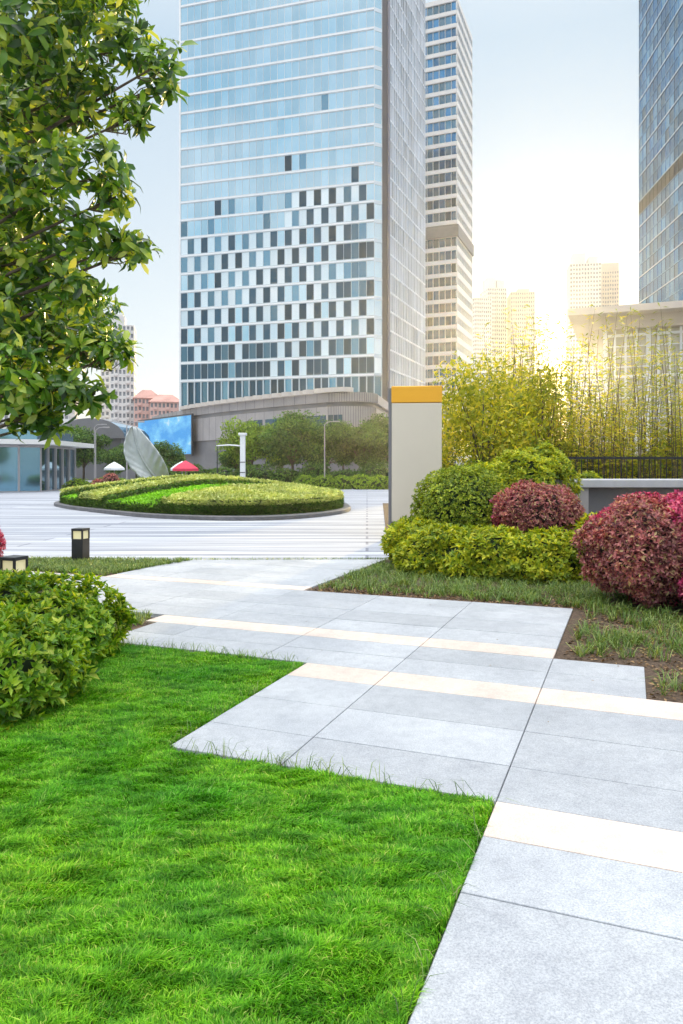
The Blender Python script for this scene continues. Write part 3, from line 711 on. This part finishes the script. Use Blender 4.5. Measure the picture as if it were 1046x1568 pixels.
def block(name,x0,x1,y,z1,fl,nc,wall,rot=0,dep=14,crown=None,roof=None,step=None):
    par=empty(name); mb=MB(); nr=int(z1/fl)
    p0=np.array([x0,y]);p1=np.array([x1,y+rot]); dv=(p1-p0)/np.hypot(*(p1-p0)); n=np.array([dv[1],-dv[0]]); q0=p0-n*dep; q1=p1-n*dep
    zz=z1-nr*fl
    facade(mb,p0,p1,zz,fl,nr,nc,.2,.28,.16,.4,lambda r,c:1,0)
    facade(mb,p1,q1,zz,fl,nr,max(2,nc//2),.25,.28,.16,.4,lambda r,c:1,0)
    facade(mb,q0,p0,zz,fl,nr,max(2,nc//2),.25,.28,.16,.4,lambda r,c:1,0)
    mb.prism([p0-n*.6+dv*.6,p1-n*.6-dv*.6,q1-dv*.6,q0+dv*.6],0,z1,2)
    mb.build('walls_and_windows',[wall,M['winG'],wall],par)
    mb=MB()
    for c in range(1,nc,3):
        a=p0+(p1-p0)*(c/nc); b=p0+(p1-p0)*((c+.9)/nc)
        for r in range(nr): mb.obox(a,b,1.0,zz+r*fl,zz+r*fl+fl*.34,0,1.0)
    if crown:
        for (f0,f1,hh) in crown: mb.obox(p0+(p1-p0)*f0,p0+(p1-p0)*f1,dep*.6,z1,z1+hh,0,-1.5)
    if roof:
        a,b=p0+n*.6-dv*.6,p1+n*.6+dv*.6; c,d=q1+dv*.6,q0-dv*.6; m0=(a+d)/2+dv*4; m1=(b+c)/2-dv*4
        V=[(*a,z1),(*b,z1),(*c,z1),(*d,z1),(*m0,z1+roof),(*m1,z1+roof)]; mb.mesh(V,[(0,1,5,4),(1,2,5),(2,3,4,5),(3,0,4),(3,2,1,0)],1)
    mb.build('balconies_and_roof',[wall,M['roofR']],par)
block('apartment_tower',127,144,700,164,4,9,M['wallW'],2,dep=26)
block('apartment_tower',143,162,715,177,4,9,M['wallW'],2,dep=26,crown=[(.0,.45,10),(.5,.9,8)])
block('apartment_tower',162,184.5,700,169,4,11,M['wallC'],-2,dep=26,crown=[(.3,.8,3)])
block('apartment_tower',218.5,247,700,196,4,11,M['wallW'],-5,dep=26,crown=[(.1,.5,10),(.6,.9,6)])
block('apartment_tower',249,266,705,190,4,8,M['wallC'],-4,dep=26,crown=[(.0,1.0,8)])
block('apartment_tower',-112,-98,340,68,3.1,7,M['wallW'],2,crown=[(.3,.7,5)])
block('apartment_tower',-98,-88.5,310,62,3.1,6,M['wallW'],2,crown=[(.1,.6,4)])
block('red_roof_apartments',-85,-75,300,30,3.1,7,M['wallP'],3,crown=None,roof=4)
block('red_roof_apartments',-76,-64,290,27.5,3.1,8,M['wallP'],3,roof=3.5)
block('apartment_block',-150,-120,320,40,3.1,14,M['wallW'],2)
block('office_block',-47,-38,120,9.5,3.2,7,M['wallW'],1)
def left_building():
    par=empty('glass_shop_building'); mb=MB()
    facade(mb,(-30,42),(-19.3,47),0,3.0,1,9,.05,.02,.05,.12,lambda r,c:1,0)
    facade(mb,(-19.3,47),(-19.6,54),0,3.0,1,5,.08,.02,.05,.12,lambda r,c:1,0)
    mb.prism([(-29.8,42.8),(-19.7,47.4),(-19.9,54),(-30,54)],0,3.0,2)
    mb.build('walls',[M['grey'],M['glassM'],M['greyd']],par)
    mb=MB(); mb.prism([(-31,40.4),(-18.3,46.0),(-18.6,55),(-31,55)],3.02,3.32,0); mb.prism([(-30,42.3),(-19.6,47.1),(-19.8,54),(-30,54)],3.32,4.0,1)
    mb.build('canopy_roof',[M['wallW'],M['glassM']],par)
    par=empty('curved_roof_hall'); mb=MB()
    mb.box(-33,-26.5,88,98,0,5.2,0); 
    n=10
    vs=[];
    for i in range(n+1):
        a=math.pi*(i/n); x=-29.8-4.2*math.cos(a); z=5.0+2.4*math.sin(a); vs+=[(x,86.5,z),(x,98,z)]
    mb.mesh(vs,[(2*i,2*i+2,2*i+3,2*i+1) for i in range(n)],1); mb.mesh([vs[2*i] for i in range(n+1)],[tuple(range(n+1))],0)
    mb.build('hall',[M['greyd'],M['glassB']],par,False)
left_building()
def furniture():
    par=empty('pylon_sign',(-6.75,50,0)); mb=MB(); mb.box(-.17,.17,-.17,.17,0,3.75,0,.03); mb.box(-.27,.27,-.26,.26,3.75,3.92,0,.03); mb.box(-.26,.26,-.26,.26,0,.35,1,.03)
    for z in (1.2,1.9): mb.box(-.19,.19,-.20,-.175,z,z+.05,1)
    mb.tube([(-.2,0,3.05),(-.9,0,3.1),(-1.8,0,3.05)],[.05,.045,.04],0,8); mb.tube([(-1.75,0,0),(-1.75,0,1.5),(-1.75,0,3.1)],[.05,.04,.035],1,8)
    mb.build('pylon_and_arm',[M['white'],M['dark']],par)
    for (x,y,h) in [(-13.5,46,4.2),(-1.2,52,4.6),(-19.5,58,4.5),(-22.3,66,5.2)]:
        p=empty('street_lamp',(x,y,0)); mb=MB(); mb.tube([(0,0,0),(0,0,.4),(0,0,.42),(0,0,h),(.25,0,h+.2),(.8,0,h+.25)],[.09,.08,.05,.035,.03,.025],0,8)
        mb.box(.6,1.1,-.09,.09,h+.2,h+.28,0,.02); mb.build('pole_and_head',[M['grey']],p)
    for (x,y,m) in [(-9.6,45,'red'),(-10.9,50,'white'),(-17.4,56,'white')]:
        p=empty('parasol',(x,y,0)); mb=MB(); mb.tube([(0,0,0),(0,0,1),(0,0,1.95)],[.03,.025,.025],1,6); n=8
        top=[(math.cos(i*math.pi/4)*.8,math.sin(i*math.pi/4)*.8,1.5) for i in range(n)]; md=[(math.cos(i*math.pi/4)*.42,math.sin(i*math.pi/4)*.42,1.78) for i in range(n)]
        mb.mesh(top+md+[(0,0,2.0)],[(i,(i+1)%n,n+(i+1)%n,n+i) for i in range(n)]+[(n+i,n+(i+1)%n,2*n) for i in range(n)],0)
        lo=[(a,b,1.35) for a,b,c in top]; mb.mesh(top+lo,[(i,n+i,n+(i+1)%n,(i+1)%n) for i in range(n)],0)
        mb.box(-.25,.25,-.25,.25,0,.08,1,.02); mb.build('canopy_and_pole',[M[m],M['grey']],p)
furniture()
bush('roadside_hedge',[((-2.5+i*1.3,52+.2*math.sin(i),.35),(.9,.6,.62)) for i in range(9)],60,.16,.07,F['farY'],k=5,seed=40)
bush('roadside_hedge',[((-18+i*1.5,50+.5*math.sin(i*2),.25),(.95,.6,.5)) for i in range(5)],60,.16,.07,F['farY'],k=5,seed=42)
bush('roadside_hedge',[((-14+i*2.4,56+.5*math.sin(i*2),.5),(1.6,.9,1.1+.3*math.sin(i*3))) for i in range(10)],35,.2,.09,F['far'],k=5,seed=44)
bush('flower_bed',[((-15.5+i*.8,43+.3*i,.12),(.6,.45,.28)) for i in range(4)],90,.12,.08,F['flower'],M['corer'],k=5,seed=46)
bush('red_maple_shrub',[((-13.9,44,.7),(.5,.5,.5)),((-14.6,44,.5),(.4,.4,.4))],90,.12,.05,F['red'],M['corer'],k=5,seed=48)
# ------------------------------------------------------------------ light
SUN_EL=math.radians(6.2); SUN_AZ=math.radians(16.2)
S=Vector((math.sin(SUN_AZ)*math.cos(SUN_EL),math.cos(SUN_AZ)*math.cos(SUN_EL),math.sin(SUN_EL)))
sl=bpy.data.lights.new('sun','SUN'); sl.energy=5; sl.angle=math.radians(1.0); sl.color=(1,.74,.32)
so=link(bpy.data.objects.new('sun',sl)); so.rotation_euler=S.to_track_quat('Z','Y').to_euler(); so.location=(30,80,40)
w=bpy.data.worlds.new('World'); bpy.context.scene.world=w; w.use_nodes=True; nt=w.node_tree; nt.nodes.clear()
out=nt.nodes.new('ShaderNodeOutputWorld'); sky=nt.nodes.new('ShaderNodeTexSky'); sky.sky_type='NISHITA'; sky.sun_disc=False
sky.sun_elevation=SUN_EL; sky.sun_rotation=SUN_AZ; sky.dust_density=.6; sky.air_density=1.0
b1=nt.nodes.new('ShaderNodeBackground'); b1.inputs[1].default_value=.05; nt.links.new(sky.outputs[0],b1.inputs[0])
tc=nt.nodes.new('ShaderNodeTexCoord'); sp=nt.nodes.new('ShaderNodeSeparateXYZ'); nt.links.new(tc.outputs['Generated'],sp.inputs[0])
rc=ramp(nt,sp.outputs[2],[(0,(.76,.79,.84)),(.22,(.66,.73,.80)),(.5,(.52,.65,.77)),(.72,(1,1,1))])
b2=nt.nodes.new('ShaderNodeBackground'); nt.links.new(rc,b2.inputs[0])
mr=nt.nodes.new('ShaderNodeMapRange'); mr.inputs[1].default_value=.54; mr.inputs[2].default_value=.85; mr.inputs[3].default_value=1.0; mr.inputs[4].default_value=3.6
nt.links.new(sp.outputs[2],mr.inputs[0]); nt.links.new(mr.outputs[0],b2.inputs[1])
dt=nt.nodes.new('ShaderNodeVectorMath'); dt.operation='DOT_PRODUCT'; dt.inputs[1].default_value=S; nt.links.new(tc.outputs['Generated'],dt.inputs[0])
def lobe(e,st,col):
    mx=nt.nodes.new('ShaderNodeMath'); mx.operation='MAXIMUM'; mx.inputs[1].default_value=0; nt.links.new(dt.outputs['Value'],mx.inputs[0])
    p=nt.nodes.new('ShaderNodeMath'); p.operation='POWER'; p.inputs[1].default_value=e; nt.links.new(mx.outputs[0],p.inputs[0])
    m=nt.nodes.new('ShaderNodeMath'); m.operation='MULTIPLY'; m.inputs[1].default_value=st; nt.links.new(p.outputs[0],m.inputs[0])
    b=nt.nodes.new('ShaderNodeBackground'); b.inputs[0].default_value=(*col,1); nt.links.new(m.outputs[0],b.inputs[1]); return b
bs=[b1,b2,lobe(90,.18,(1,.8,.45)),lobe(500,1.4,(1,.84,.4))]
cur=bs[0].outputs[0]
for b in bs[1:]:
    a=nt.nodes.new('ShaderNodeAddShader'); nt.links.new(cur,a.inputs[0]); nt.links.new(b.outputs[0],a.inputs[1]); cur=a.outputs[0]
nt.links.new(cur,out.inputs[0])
# thin haze volume added over the plaza, box shaped to give the sun glow
if HAZE:
    m=bpy.data.materials.new('haze_air'); m.use_nodes=True; t=m.node_tree; t.nodes.clear()
    o=t.nodes.new('ShaderNodeOutputMaterial'); v=t.nodes.new('ShaderNodeVolumeScatter'); v.inputs['Density'].default_value=HAZE; v.inputs['Anisotropy'].default_value=.86
    t.links.new(v.outputs[0],o.inputs['Volume'])
    g=MB(); g.box(-45,60,-8,46,-.5,34); g.build('haze',[m])
# ------------------------------------------------------------------ camera
cd=bpy.data.cameras.new('camera'); cd.sensor_fit='VERTICAL'; cd.sensor_height=36; cd.lens=25.71; cd.shift_y=-.044; cd.clip_end=5000; cd.clip_start=.05
co=link(bpy.data.objects.new('camera',cd)); co.location=(0,0,1.6); co.rotation_euler=(math.radians(90),0,0)
sc=bpy.context.scene; sc.camera=co
sc.view_settings.view_transform='Standard'; sc.view_settings.look='None'; sc.view_settings.exposure=0
